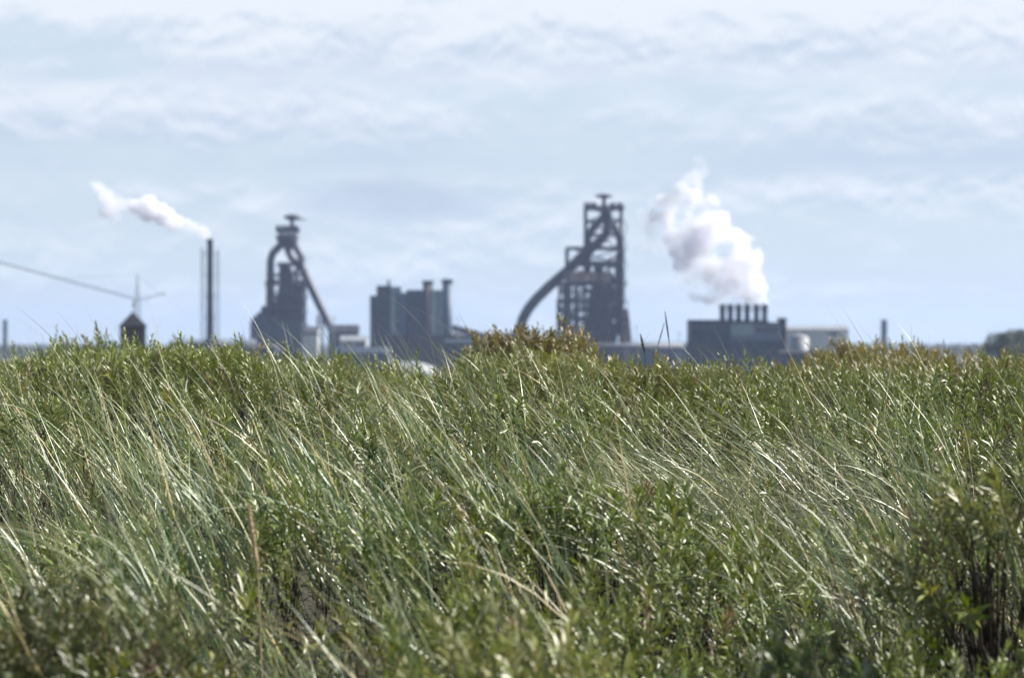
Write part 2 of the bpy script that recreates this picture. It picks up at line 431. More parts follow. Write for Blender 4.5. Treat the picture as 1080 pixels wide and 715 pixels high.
GPX = np.array([-300,0,135,270,405,540,675,810,945,1080,1400.])
GROW = np.array([360,378,410,450,500,550,620,715,1000.])
GD = np.array([
 [.02,.02,.02,.03,.10,.05,.02,.01,.01,.01,.05],
 [.05,.05,.06,.15,.40,.20,.05,.04,.04,.04,.1],
 [.28,.28,.40,.50,.60,.40,.18,.14,.14,.18,.3],
 [.90,.90,1.0,1.0,.90,.80,.70,1.5,1.2,.50,.5],
 [1.0,1.0,1.0,1.0,.70,.60,1.0,2.6,1.9,.45,.4],
 [.75,.75,.85,.80,.40,.22,.15,.40,.50,.18,.2],
 [.50,.50,.60,.60,.38,.16,.08,.08,.08,.08,.1],
 [.32,.32,.40,.50,.30,.16,.08,.05,.05,.06,.1],
 [.45,.45,.50,.60,.40,.28,.18,.12,.10,.14,.2]])
def grass_density(x, y, z):
    px = CX + x/y*F; row = CY - z/y*F
    j = np.clip(np.searchsorted(GROW, row)-1, 0, len(GROW)-2); i = np.clip(np.searchsorted(GPX, px)-1, 0, len(GPX)-2)
    fy = np.clip((row-GROW[j])/(GROW[j+1]-GROW[j]), 0, 1); fx = np.clip((px-GPX[i])/(GPX[i+1]-GPX[i]), 0, 1)
    return (GD[j,i]*(1-fx)+GD[j,i+1]*fx)*(1-fy) + (GD[j+1,i]*(1-fx)+GD[j+1,i+1]*fx)*fy

def field(n, y0, y1, r, margin=1.3):
    """points spread evenly over the dune wedge the lens looks across, with a margin to each side"""
    y = r.uniform(y0, y1, n*3); hw = .18*y + margin
    k = r.uniform(0, 1, n*3) < hw/(.18*y1+margin)
    y = y[k][:n]; x = r.uniform(-1, 1, len(y))*(.18*y+margin)
    return x, y

def shrubs():
    x, y = field(23000, 4.6, 26.5, rng)
    zt = veg_top(x, y)
    g = grass_density(x, y, zt)
    qx = CX + x/y*F; qr = CY - zt/y*F
    lane = smooth(630,720,qx)*smooth(1000,930,qx)*smooth(415,445,qr)*smooth(560,515,qr)     # the swept grass leaves little room
    keep = rng.uniform(0,1,len(x)) < (1 - .62*np.clip(g,0,1)*smooth(.3,.8,g))*np.clip(.66+1.1*wav(x,y,4.2,44),.03,1)*(1-.72*lane)*(1-.55*hollow(x,y))
    x, y, zt, g = x[keep], y[keep], zt[keep], g[keep]
    mem = np.full(len(x), -1)
    for k in range(len(BUSH)):
        d2 = ((x-BX[k])/BRX[k])**2 + ((y-BY[k])/BRY[k])**2
        mem[(d2 < 1.0+.12*np.sin(x*17+y*13)) & (mem < 0)] = k
    # extra shoots on the named shrubs
    ex, ey, em = [], [], []
    for k in range(len(BUSH)):
        m = int(80*math.pi*BRX[k]*BRY[k]); a = rng.uniform(0,6.28,m); q = np.sqrt(rng.uniform(0,1,m))
        ex.append(BX[k]+q*np.cos(a)*BRX[k]); ey.append(BY[k]+q*np.sin(a)*BRY[k]); em.append(np.full(m,k))
    a = rng.uniform(0,6.28,900); q = np.sqrt(rng.uniform(0,1,900))
    ex.append(SHADE_SHRUB[0]+q*np.cos(a)*SHADE_SHRUB[2]); ey.append(SHADE_SHRUB[1]+q*np.sin(a)*SHADE_SHRUB[3]); em.append(np.full(900,-1))
    ex, ey, em = map(np.concatenate, (ex,ey,em))
    x = np.concatenate([x,ex]); y = np.concatenate([y,ey]); mem = np.concatenate([mem,em]); zt = veg_top(x, y)
    n = len(x)
    # canopy slope leans each shoot outwards
    e = .08
    gx = (veg_top(x+e,y)-veg_top(x-e,y))/(2*e); gy = (veg_top(x,y+e)-veg_top(x,y-e))/(2*e)
    Ls = rng.uniform(.16,.32,n)
    A = unit(np.stack([-gx*.7-.10+rng.normal(0,.20,n), -gy*.8+rng.normal(0,.20,n), np.ones(n)], 1))
    deep = np.abs(rng.normal(0,.075,n)); tall = ((x-SHADE_SHRUB[0])/SHADE_SHRUB[2])**2+((y-SHADE_SHRUB[1])/SHADE_SHRUB[3])**2 < 1; deep = np.where(tall, rng.uniform(0,1.1,n)**1.2, deep); shoot = (rng.uniform(0,1,n) < .13)*rng.uniform(.03,.11,n)
    top = np.stack([x, y, zt - deep + shoot + CAMZ], 1)
    O = top - A*Ls[:,None]
    wv = wav(x, y, 2.2, 21)[:,None]; wb = wav(x, y, 1.1, 33)
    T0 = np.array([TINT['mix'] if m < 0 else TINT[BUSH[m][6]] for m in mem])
    olive = np.array([[.195,.160,.050]])
    f = np.clip(.30*wb + .03 + .55*smooth(15.5,20,y)*smooth(-.2,1.,x) + .12*rng.normal(0,1,n), 0, .8)[:,None]
    T0 = T0*(1-f) + olive*f
    T0 = T0*(1+.16*wv)
    dead = rng.uniform(0,1,n) < .03
    T0[dead] = np.array([[.17,.125,.075]])*rng.uniform(.5,1.1,(int(dead.sum()),1))
    groups = [(-1, None)] + [(k, BUSH[k]) for k in range(len(BUSH))]
    for k, b in groups:
        s = np.where(mem == k)[0]
        near = y[s] < 9.5
        V, T, cc = leaves_of(O[s], A[s], Ls[s], T0[s], 32, .042, .078, .115, rng)
        V2, T2, c2 = stems_of(O[s], A[s], Ls[s], .0022, (.034,.025,.015), rng)  # stem colour darkened so bare stems read as shaded gaps
        if b is None:
            V3 = np.concatenate([V,V2]); T3 = np.concatenate([T, T2+len(V)]); c3 = np.concatenate([cc,c2])
            o = raw_mesh('shrub_thicket', V3, T3, c3, M['leaf'])
            tag(o, 'continuous low thicket of narrow leaved green shrubs covering the dune', 'thicket', None, 'stuff')
        else:
            base = Vector((BX[k], BY[k], float(prof(BY[k]))-.58+CAMZ)); off = np.array(base)[None]
            root = empty('shrub', base, b[0], 'shrub', 'shrubs that stand out of the dune thicket')
            raw_mesh('foliage', V-off, T, cc, M['leaf'], root)
            # main limbs from one stool up into the shoots
            mb = MB(); pick = rng.choice(s, min(len(s), 26), replace=False)
            for q in pick:
                p = O[q]-np.array(base); e2 = Vector((rng.normal(0,.05), rng.normal(0,.05), -.06))
                mb.tube([e2, Vector(p)*.5+Vector((0,0,-.03)), Vector(p)], [.011,.007,.003], 5, False)
            nb = len(mb.v)
            V4 = np.concatenate([np.array(mb.v), V2-off]); br = np.tile([[.035,.027,.018,0.]], (nb,1))
            quads = np.array(mb.f); tri = np.concatenate([quads[:,[0,1,2]], quads[:,[0,2,3]]])
            raw_mesh('branches', V4, np.concatenate([tri, T2+nb]), np.concatenate([br,c2]), M['leaf'], root)
shrubs()

def blades_mesh(P, L, head, ph0, ph1, wid, tint, twist, r, seg=8):
    """curved grass blades; head = heading azimuth of the bend, ph0/ph1 lean from vertical at foot and tip"""
    n = len(P); hd = np.stack([np.cos(head), np.sin(head), np.zeros(n)], 1); up = np.array([[0,0,1.]])
    side0 = np.stack([-np.sin(head), np.cos(head), np.zeros(n)], 1)
    p = P.copy(); rows = []
    wob = r.normal(0,.05,(n,1))
    for s in range(seg+1):
        t = s/seg; ph = (ph0+(ph1-ph0)*t**1.25)[:,None]
        d = hd*np.sin(ph) + up*np.cos(ph) + side0*wob*t
        nrm = hd*np.cos(ph) - up*np.sin(ph)
        a = (twist[:,0]+twist[:,1]*t)[:,None]
        w = (side0*np.cos(a) + nrm*np.sin(a))*(wid*(np.interp(t,[0,.15,.55,1.],[.7,1.,.8,.06])))[:,None]
        nb = np.cross(w, d)*.35
        rows += [p+w+nb, p, p-w+nb]
        p = p + d*(L/seg)[:,None]
    V = np.stack(rows, 1).reshape(-1,3); m = 3*(seg+1); q = []
    for s in range(seg):
        for j in (0,1):
            q.append((s*3+j, s*3+j+1, s*3+3+j+1, s*3+3+j))
    T = ((np.arange(n)*m)[:,None,None] + np.array(q)[None]).reshape(-1,4)
    tt = np.repeat(np.arange(seg+1)/seg, 3)[None,:,None]
    dry = np.array([.34,.27,.13]); k = np.clip((tt-.65)/.35,0,1)*r.uniform(0,.8,(n,1,1))
    foot = np.clip(1-tt/.3,0,1)*.5
    c = tint[:,None,:]*(1-k) + dry*k; c = c*(1-foot) + np.array([.20,.17,.085])*foot
    c = np.concatenate([c, np.ones((n,m,1))], 2).reshape(-1,4)
    return V, T, c

def grass():
    tx, ty = field(5000, 3.6, 22., rng)
    tz = veg_top(tx, ty); g = grass_density(tx, ty, tz)
    tpx = CX + tx/ty*F; trow = CY - tz/ty*F
    tl = smooth(610,690,tpx)*smooth(1020,960,tpx)*smooth(415,440,trow)*smooth(590,535,trow)
    k = rng.uniform(0,2.05,len(tx)) < g*np.maximum(np.clip(.75+.95*wav(tx,ty,1.5,9),.03,1.7), tl*1.55)*(1-.85*hollow(tx,ty))
    k &= ((tx-SHADE_SHRUB[0])/(SHADE_SHRUB[2]*1.4))**2 + ((ty-SHADE_SHRUB[1])/(SHADE_SHRUB[3]*1.4))**2 > 1
    tx, ty, g = tx[k], ty[k], g[k]
    nb = rng.integers(6, 22, len(tx)); idx = np.repeat(np.arange(len(tx)), nb); n = len(idx)
    x = tx[idx]+rng.normal(0,.07,n); y = ty[idx]+rng.normal(0,.07,n); zt = veg_top(x, y)
    px = CX + tx[idx]/ty[idx]*F; row = CY - veg_top(tx,ty)[idx]/ty[idx]*F
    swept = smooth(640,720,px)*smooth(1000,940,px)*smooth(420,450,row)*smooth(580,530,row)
    L = rng.uniform(.32,.84,n)*np.repeat(rng.uniform(.8,1.12,len(tx)), nb)
    L = L*np.where(row < 392, .72, 1.)
    head = math.pi + rng.normal(0,.42,n) + np.repeat(rng.normal(0,.25,len(tx)), nb)
    stray = rng.uniform(0,1,n) < .12; head = np.where(stray, rng.uniform(0,6.28,n), head)
    ph0 = np.abs(rng.normal(.40,.20,n)) + .35*swept
    ph1 = ph0 + np.abs(rng.normal(.50,.42,n)) + .25*swept + .7*(rng.uniform(0,1,n)<.07)
    tb = np.repeat(rng.uniform(0,1,len(tx)), nb); u = rng.uniform(0,1,n)*.7 + tb*.3
    blue = np.array([.125,.185,.105]); green = np.array([.105,.165,.045]); straw = np.array([.42,.34,.17]); pale = np.array([.31,.33,.18])
    w = np.stack([1.2*(u<.36), (u>=.36)&(u<.58), (u>=.82)*1., (u>=.58)&(u<.82)],1).astype(float); w /= w.sum(1, keepdims=True)
    tint = w@np.stack([blue,green,straw,pale])
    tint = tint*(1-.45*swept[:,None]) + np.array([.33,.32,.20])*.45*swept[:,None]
    tint = tint*rng.uniform(.75,1.3,(n,1))
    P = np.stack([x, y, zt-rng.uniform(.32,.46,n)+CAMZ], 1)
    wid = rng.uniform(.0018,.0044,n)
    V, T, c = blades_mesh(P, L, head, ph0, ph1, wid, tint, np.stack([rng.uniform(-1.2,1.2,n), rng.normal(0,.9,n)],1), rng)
    # long thin culms that stand against the sky, each found in the photograph
    S = [(478,372,300,-1.0,17.2,.80),(452,395,330,-.8,16.6,.66),(395,402,332,-.9,15.6,.62),(360,398,345,-.8,16,.55),(300,410,318,-.55,15.2,.62),
         (172,372,288,-.5,16.6,.5),(70,372,330,-1.1,15.6,.5),(560,395,330,-1.1,16.4,.55),(430,380,348,-.9,17,.5),(505,400,350,-1.,16,.6),
         (735,400,352,-.85,15.4,.6),(1065,400,345,-.7,15.5,.5),(905,392,330,-.4,16,.45),(520,392,318,-1.2,15.8,.75),(250,400,342,-.9,16,.5),
         (640,390,350,-.7,15,.5),(985,395,332,-.7,16,.5),(330,404,350,-1.1,15.8,.55)]
    q = len(S); S = np.array(S); Y = S[:,4]
    sx = (S[:,0]-CX)/F*Y; tipz = (CY-S[:,2])/F*Y; lean = np.abs(S[:,3])
    LL = S[:,5]*rng.uniform(1.,1.1,q); sp0 = lean*.35; sp1 = lean*1.25
    rise = LL*np.cos(lean*.75); P2 = np.stack([sx, Y, tipz-rise+CAMZ], 1)
    V2, T2, c2 = blades_mesh(P2, LL, np.full(q, math.pi)+rng.normal(0,.2,q), sp0, sp1, np.full(q,.0028), np.tile([[.24,.25,.14]],(q,1)), np.stack([rng.uniform(-.5,.5,q), rng.normal(0,.4,q)],1), rng, 12)
    n1 = len(V)
    o = raw_mesh('marram_grass', np.concatenate([V,V2]), np.concatenate([T,T2+n1]), np.concatenate([c,c2]), M['blade'])
    tag(o, 'long wind swept dune grass leaning to the left through the shrubs', 'grass', None, 'stuff')
grass()

def seed_stalks():
    spec = [('tan seed spike on a stalk among the blurred grass low on the slope', (.62,.46,.28), 272, 531, 604, 8.6, .0048),
            ('tallest dark dry spike standing against the sky left of the six stack works', (.07,.05,.04), 706, 328, 362, 19., .004),
            ('short thick dark dry spike standing left of the tallest dark spike', (.07,.05,.04), 680, 352, 372, 19., .006),
            ('slender dry spike leaning right between the other two dark spikes', (.08,.06,.045), 693, 340, 368, 19.2, .0028)]
    for i, (lab, colr, px, r0, r1, D, rad) in enumerate(spec):
        x = W(px, D); z0, z1 = Z(r0, D), Z(r1, D); base = float(prof(D))-.6+CAMZ
        root = empty('seed_stalk', (x, D, base), lab, 'seed stalk', 'dry seed stalks above the shrubs')
        ln = .05 if i == 3 else -.03
        m = surf('dry_seed_head', tuple(c*.7 for c in colr), colr, .9, 60., 0, .3)
        V = MB(); V.tube([(.03,0,0), (.01,0,(z1-base)*.6), (0,0,z1-base)], [.003,.0025,.002], 6); V.build('stalk', m, root)
        H = MB(); hh = z0-z1; prof_ = []
        for k in range(13):
            t = k/12; prof_.append((rad*(.35+1.1*math.sin(math.pi*min(1,t*.92+.06)))*(1+.12*math.sin(k*2.4)), t))
        H.tube([(ln*t, 0, z1-base+hh*t) for _, t in prof_], [p for p, _ in prof_], 8)
        for k in range(420 if i == 0 else 30):       # little awned spikelets
            t = random.uniform(.03,.97); a = random.uniform(0,6.28); rr = rad*(.35+1.1*math.sin(math.pi*t))
            p = Vector((ln*t+rr*.8*math.cos(a), rr*.8*math.sin(a), z1-base+hh*t))
            H.tube([p, p+Vector((math.cos(a)*rad*.7, math.sin(a)*rad*.7, rad*random.uniform(1.2,3.2)))], [rad*.2, rad*.03], 4)
        H.build('seed_head', m, root, True)
seed_stalks()

# ------------------------------------------------------------------ blast furnaces
def furnace_right():
    D = 1950.; s = D/F; px0 = 628
    root = empty('blast_furnace', (W(px0,D), D, 0), 'tall dark blast furnace with its curved gas pipe falling to the left', 'blast furnace', 'blast furnaces of the steelworks')
    X = lambda px: (px-px0)*s
    h = lambda py: Z(py, D)
    # furnace vessel, narrowing upwards
    m = MB(); m.lathe(2, 0, [(8.5,6),(9.2,22),(8.6,34),(6.6,48),(4.6,58),(3.6,64),(3.0,72)], 24); m.build('furnace_shell', M['steel'], root, True)
    # columns and bracing
    f = MB()
    f.lattice(X(598), X(655), -16, 16, 0, h(262), 7, 1.9)
    f.lattice(X(618), X(655), -11, 11, h(262), h(219), 3, 1.5)
    f.lattice(X(590), X(598)-2, -14, 14, 0, h(299), 5, 1.3)
    f.build('tower_frame', M['steel'], root)
    for py, a, b, t, y in ((219,616,658,1.8,12),(262,613,658,1.2,13),(276,606,658,1.2,16),(299,588,659,1.6,18),(318,588,659,1.3,18),(336,588,661,1.4,18)):
        p = MB(); p.box(X(a), X(b), -y, y, h(py)-t, h(py)); p.railing(X(a)+.3, X(b)-.3, -y+.3, y-.3, h(py)); p.build('platform', M['steel'], root)
    # rusty pale cladding strips under the tap platform
    for a, b, py0, py1 in ((596,618,287,299),(619,629,287,298),(632,643,289,299.5)):
        c = MB(); c.box(X(a), X(b), -16.9, -16.2, h(py1)+.3, h(py0)); c.build('cladding', M['rust'], root)
    f = MB(); f.lattice(X(606), X(645), -9, 9, 0, h(288), 8, 1.3); f.lattice(X(588), X(606), -8, 8, 0, h(316), 5, 1.1); f.build('inner_frame', M['steel'], root)
    for px, y, top in ((601,-11,303),(609,-13,294),(616,-12,300),(634,-14,284),(641,-13,276),(649,-12,270)):
        q = MB(); q.tube([(X(px),y,0),(X(px),y,h(top)),(X(px)+3,y+3,h(top)+3)],1.0,8); q.build('riser_pipe', M['pipe'], root, True)
    for py, a, b, y in ((308,600,652,13),(327,596,654,14),(345,588,662,15)):
        p = MB(); p.box(X(a), X(b), -y, y, h(py)-.8, h(py)); p.railing(X(a)+.3, X(b)-.3, -y+.3, y-.3, h(py)); p.build('platform', M['steel'], root)
    # inner plant mass and stair tower
    c = MB(); c.box(X(622), X(650), -11, 12, 0, h(337)-2); c.box(X(636), X(648), -7, 7, h(299)+.2, h(291)); c.box(X(644), X(652), -10, 10, h(334), h(321)); c.box(X(622), X(630), -9, 5, h(334), h(322)); c.box(X(641), X(651), -8, 8, h(317), h(303)); c.box(X(624), X(633), -8, 8, h(316), h(302)); c.build('cast_house', M['steel'], root)
    c = MB(); c.box(X(605), X(610), -12, -4, 0, h(322)); c.box(X(597), X(611), -10, 8, 0, h(350)); c.build('hoist_house', M['steel'], root)
    c = MB(); c.v = [(X(655)+1,-12,0),(X(669),-12,0),(X(662),-12,h(326)),(X(656)+1,-12,h(326)),(X(655)+1,12,0),(X(669),12,0),(X(662),12,h(326)),(X(656)+1,12,h(326))]
    c.f = [(0,1,2,3),(5,4,7,6),(1,5,6,2),(4,0,3,7),(3,2,6,7),(1,0,4,5)]; c.build('annexe', M['rust'], root)
    # uptakes
    ap = (X(638), 0, h(222))
    u = MB(); u.tube([(X(639),0,h(218)), (X(636),0,h(230)), (X(626),-1,h(240)), (X(620),-1,h(250)), (X(619),-1,h(264)), (X(619.5),-1,h(290))], 2.7, 12); u.build('uptake_pipe', M['pipe'], root, True)
    u = MB(); u.tube([(X(637),2,h(219)), (X(641),2,h(231)), (X(650),2,h(242)), (X(654),2,h(252)), (X(654.5),2,h(266)), (X(654),2,h(352))], 2.7, 12); u.build('uptake_pipe', M['pipe'], root, True)
    # the dust-catcher downcomer sweeping to the left
    pts = [(639.5,224),(641,236),(639,247),(632,255),(621,264.5),(612,272),(598,286),(580,301.5),(566,315),(557,326),(551,337),(548,350),(547,372)]
    d = MB(); d.tube([(X(a), -4+min(0,(a-600)*.12), h(b)) for a, b in pts], [3.3]*4+[3.6]*9, 14); d.build('downcomer', M['pipe'], root, True)
    d = MB(); d.lathe(X(547), -10.4, [(1.2,h(372)-1),(7,h(378)),(7,6),(2,0)][::-1], 18); d.build('dust_catcher', M['steel'], root, True)
    # head frame, top wheel and bleeders
    t = MB(); t.lathe(X(637), 0, [(1.6,h(219)),(1.3,h(210)),(3,h(209)),(6.8,h(207.5)),(4.6,h(205.5)),(1,h(204.5))], 16); t.build('top_hood', M['steel'], root, True)
    t = MB(); t.box(X(640),X(645),-1,1,h(207.2),h(206)); t.build('hoist_arm', M['steel'], root)
    for px in (620, 626, 646, 653.5):
        b = MB(); b.tube([(X(px),-3,h(219)), (X(px),-3,h(214))], 1.2, 8); b.lathe(X(px), -3, [(1.2,h(217)),(2.2,h(216.6)),(2.2,h(215)),(1,h(214.4))], 10); b.build('bleeder_valve', M['steel'], root)
    t = MB(); t.tube([(X(615.5),-12,h(276)),(X(615.5),-12,h(213))], .28, 6); t.build('mast', M['steel'], root)
    # feed pipes round the waist
    for z in (h(306), h(325)):
        g = MB(); g.tube([(2+11*math.cos(a), 11*math.sin(a)*.9, z) for a in [i*2*math.pi/24 for i in range(25)]], 1.1, 8, False); g.build('ring_main', M['pipe'], root, True)
    # stair flights zigzagging up the right side
    st = MB(); zz = [h(350)-4+i*6.2 for i in range(14)]
    for i in range(13):
        a, b = (X(657.5), X(662)) if i % 2 else (X(662), X(657.5))
        k = .72 if zz[i] > 45 else 1.
        st.beam((X(656)+(a-X(656))*k, -17.5, zz[i]), (X(656)+(b-X(656))*k, -17.5, zz[i+1]), .55)
    st.build('stair', M['steel'], root)

def furnace_left():
    D = 2050.; s = D/F; px0 = 302
    root = empty('blast_furnace', (W(px0,D), D, 0), 'dark blast furnace with narrow head and straight gas pipe slanting down to the right', 'blast furnace', 'blast furnaces of the steelworks')
    X = lambda px: (px-px0)*s
    h = lambda py: Z(py, D)
    m = MB(); m.lathe(0, 0, [(8,5),(8.8,24),(8.2,42),(6.2,54),(4.8,62),(5.6,66),(3.6,69),(2.4,75)], 24); m.build('furnace_shell', M['steel'], root, True)
    f = MB(); f.lattice(X(284), X(320), -14, 14, 0, h(296), 6, 2.0); f.lattice(X(296), X(313), -7, 7, h(296), h(278), 2, 1.2)
    f.lattice(X(297), X(311), -4, 4, h(262), h(242), 2, 1.1); f.build('tower_frame', M['steel'], root)
    for py, a, b, t, y in ((242,291.5,316,2.2,8),(248,294,313,1.4,7),(279,293,314,1.3,9),(290,282,321,1.2,13),(299,281,323,1.6,16),(315,282,322,1.3,16),(336,282,322,1.3,16)):
        p = MB(); p.box(X(a), X(b), -y, y, h(py)-t, h(py)); p.railing(X(a)+.3, X(b)-.3, -y+.3, y-.3, h(py)); p.build('platform', M['steel'], root)
    # charging head
    t = MB(); t.lathe(X(303), 0, [(5.5,h(262)),(7.5,h(254)),(8.8,h(248.5)),(5,h(247.7))], 16); t.build('charging_head', M['steel'], root, True)
    t = MB(); t.lathe(X(308), 0, [(1.5,h(243)),(1.3,h(234)),(3,h(232)),(6.6,h(229.5)),(5,h(227.5)),(1,h(226))], 16); t.box(X(308), X(323), -.7, .7, h(232)-.2, h(231)); t.build('top_hood', M['steel'], root)
    for px in (293.5, 299, 304, 312.5):
        b = MB(); b.tube([(X(px),-3,h(242)), (X(px),-3,h(238))], 1.5, 8); b.build('bleeder_valve', M['steel'], root)
    u = MB(); u.tube([(X(300),0,h(254)), (X(296),-1,h(259)), (X(288),-2,h(267)), (X(285.5),-2,h(275)), (X(285.5),-2,h(300)), (X(285),-2,h(340))], 2.8, 12); u.build('uptake_pipe', M['pipe'], root, True)
    u = MB(); u.tube([(X(304),0,h(254)), (X(304),-1,h(265)), (X(307.5),-2,h(272)), (X(314),-2,h(277)), (X(319),-3,h(284))], 2.6, 12); u.build('uptake_pipe', M['pipe'], root, True)
    u = MB(); u.tube([(X(308),2,h(255)), (X(314),1,h(264)), (X(318.5),0,h(272)), (X(319),-2,h(281))], 2.6, 12); u.build('uptake_pipe', M['pipe'], root, True)
    d = MB(); d.tube([(X(317.5),-3,h(274)), (X(320),-4,h(285)), (X(326),-6,h(297)), (X(338),-9,h(322)), (X(352),-13,h(350)), (X(356),-14,h(364))], 3.0, 14); d.build('downcomer', M['pipe'], root, True)
    d = MB(); d.lathe(X(357), -14, [(1.2,0),(6,4),(7,h(372)),(6.5,h(366)),(2.5,h(361))], 18); d.build('dust_catcher', M['steel'], root, True)
    c = MB(); c.box(X(295), X(320), -10, 11, 0, h(313)); c.box(X(285), X(294.5), -9, 9, 0, h(343)); c.box(X(285), X(294), -8, 8, h(335), h(318)); c.box(X(308), X(320), -8, 8, h(312), h(301)); c.build('cast_house', M['steel'], root)
    c = MB(); c.box(X(297), X(314), -11, -10.2, h(312)+.2, h(300)); c.build('cladding', M['shed'], root)
    c = MB(); c.box(X(267), X(321), -24, -16.5, 0, h(339)); c.box(X(268), X(281), -22, -17, h(339)+.2, h(334)); c.build('stock_house', M['slate_b'], root)
    for px, r, top in ((272,1.9,329),(277.5,2.2,322)):
        b = MB(); b.lathe(X(px), 6, [(r,0),(r,h(top+4)),(r*.7,h(top+1)),(r*.15,h(top))], 16); b.build('hot_blast_stove', M['steel'], root, True)
    st = MB()
    for i in range(10):
        a, b = (X(321.5), X(326)) if i % 2 else (X(326), X(321.5))
        st.beam((a,-14.6,20+i*5), (b,-14.6,25+i*5), .5)
    st.build('stair', M['steel'], root)
    g = MB(); g.tube([(12.5*math.cos(a), 12.5*math.sin(a), h(325)) for a in [i*2*math.pi/24 for i in range(25)]], 1., 8, False); g.build('ring_main', M['pipe'], root, True)
    st = MB(); st.lattice(X(336), X(341), -12, -6, 0, h(333), 4, .9); st.build('pipe_trestle', M['steel'], root)
furnace_left(); furnace_right()

# ------------------------------------------------------------------ chimneys
def chimney_tall():
    D = 1700.; px0 = 221.5; s = D/F; h = lambda py: Z(py, D)
    root = empty('chimney', (W(px0,D), D, 0), 'tall slim dark chimney between two lattice masts with steam blowing left', 'chimney')
    m = MB(); m.lathe(0,0,[(2.6,0),(2.3,h(360)),(1.9,h(300)),(1.75,h(254)),(2.1,h(253.6)),(2.1,h(252.2)),(1.6,h(252))], 18); m.build('shaft', M['pipe'], root, True)
    m = MB(); m.lathe(0,0,[(4.2,0),(4.0,h(362)),(3.4,h(360)),(2.4,h(357))], 18); m.build('plinth', M['concrete'], root, True)
    for sx in (-1, 1):
        cx = sx*4.5
        m = MB(); m.lattice(cx-.8, cx+.8, -.8, .8, 0, h(262 if sx < 0 else 264), 26, .17); m.build('lattice_mast', M['pipe'], root)
    for py in (268, 290, 312, 334):
        m = MB(); m.lathe(0,0,[(3.0,h(py)-.3),(3.2,h(py)-.3),(3.2,h(py)),(2.0,h(py))],16)
        for sx in (-1,1): m.beam((sx*2,0,h(py)-.2),(sx*4.2,0,h(py)-.2),.3)
        m.build('gallery', M['steel'], root)
chimney_tall()
def chimney_small(px, top, D, rad, label):
    root = empty('chimney', (W(px,D), D, 0), label, 'chimney'); zt = Z(top, D)
    m = MB(); m.lathe(0,0,[(rad*1.25,0),(rad,zt*.6),(rad*.92,zt-1.2),(rad*1.05,zt-1.),(rad*1.05,zt),(rad*.8,zt+.02)],16); m.build('shaft', M['grey'], root, True)
    for k in (.55,.8):
        m = MB(); m.lathe(0,0,[(rad*1.02,zt*k),(rad*1.45,zt*k),(rad*1.45,zt*k+.4),(rad*1.02,zt*k+.4)],16); m.build('gallery', M['galv'], root)
chimney_small(5.5, 337, 2300, 2.0, 'thin pale grey chimney at the left edge beyond the brick tower')
chimney_small(932.5, 337, 2100, 2.4, 'short pale grey chimney standing alone at the right of the sheds')

# ------------------------------------------------------------------ buildings
def block(parent, name, mat, a, b, top, D, px0, y0, y1, bottom=0.):
    s = D/F; m = MB(); m.box((a-px0)*s, (b-px0)*s, y0, y1, bottom, Z(top, D)); return m.build(name, M[mat], parent)

def silo_works():
    D = 1850.; px0 = 434; s = D/F; X = lambda p: (p-px0)*s; h = lambda p: Z(p, D)
    root = empty('bunker_house', (W(px0,D), D, 0), 'stepped slate blue bunker house with two round capped silos on its right', 'industrial building')
    block(root, 'wall', 'slate_b', 390.8, 397.7, 312, D, px0, -8, 8)
    block(root, 'wall', 'slate_b', 397.9, 413.2, 301.5, D, px0, -10, 10)
    block(root, 'wall', 'teal', 413.4, 423, 302.5, D, px0, 2, 10)
    block(root, 'wall', 'slate', 413.6, 429, 309, D, px0, -10, 1.8)
    block(root, 'wall', 'slate_b', 429.2, 446, 306, D, px0, -9, 9)
    block(root, 'stair_panel', 'teal', 413, 417.5, 310, D, px0, -10.6, -10.2)
    block(root, 'wall', 'teal', 457.2, 466.4, 306, D, px0, -2, 8)
    m = MB(); m.tube([(X(410),0,h(302)),(X(410),0,h(295.5))], .9, 8); m.build('vent_pipe', M['steel'], root)
    for px, top in ((451.5, 296), (472, 294.5)):
        m = MB(); r = 5.4*s; m.lathe(X(px), -3, [(r,0),(r,h(top+4.5))], 24); o = m.build('silo', M['concrete'] if px < 460 else M['slate'], root, True)
        m = MB(); m.lathe(X(px), -3, [(r,h(top+4.4)),(r*1.13,h(top+4.2)),(r*1.13,h(top+.6)),(r*1.0,h(top))], 24); m.build('cap', M['slate_b'], o)
    block(root, 'low_annexe', 'shed', 408, 479, 353, D, px0, -22, -11)
    for px in (395, 405, 420, 437):
        for py in (318, 330, 342):
            block(root, 'window', 'glass', px-2, px+2, py, D, px0, (-8.3 if px < 397 else -9.3 if px > 430 else -10.3), (-8.05 if px < 397 else -9.05 if px > 430 else -10.05), h(py+2.4))
silo_works()

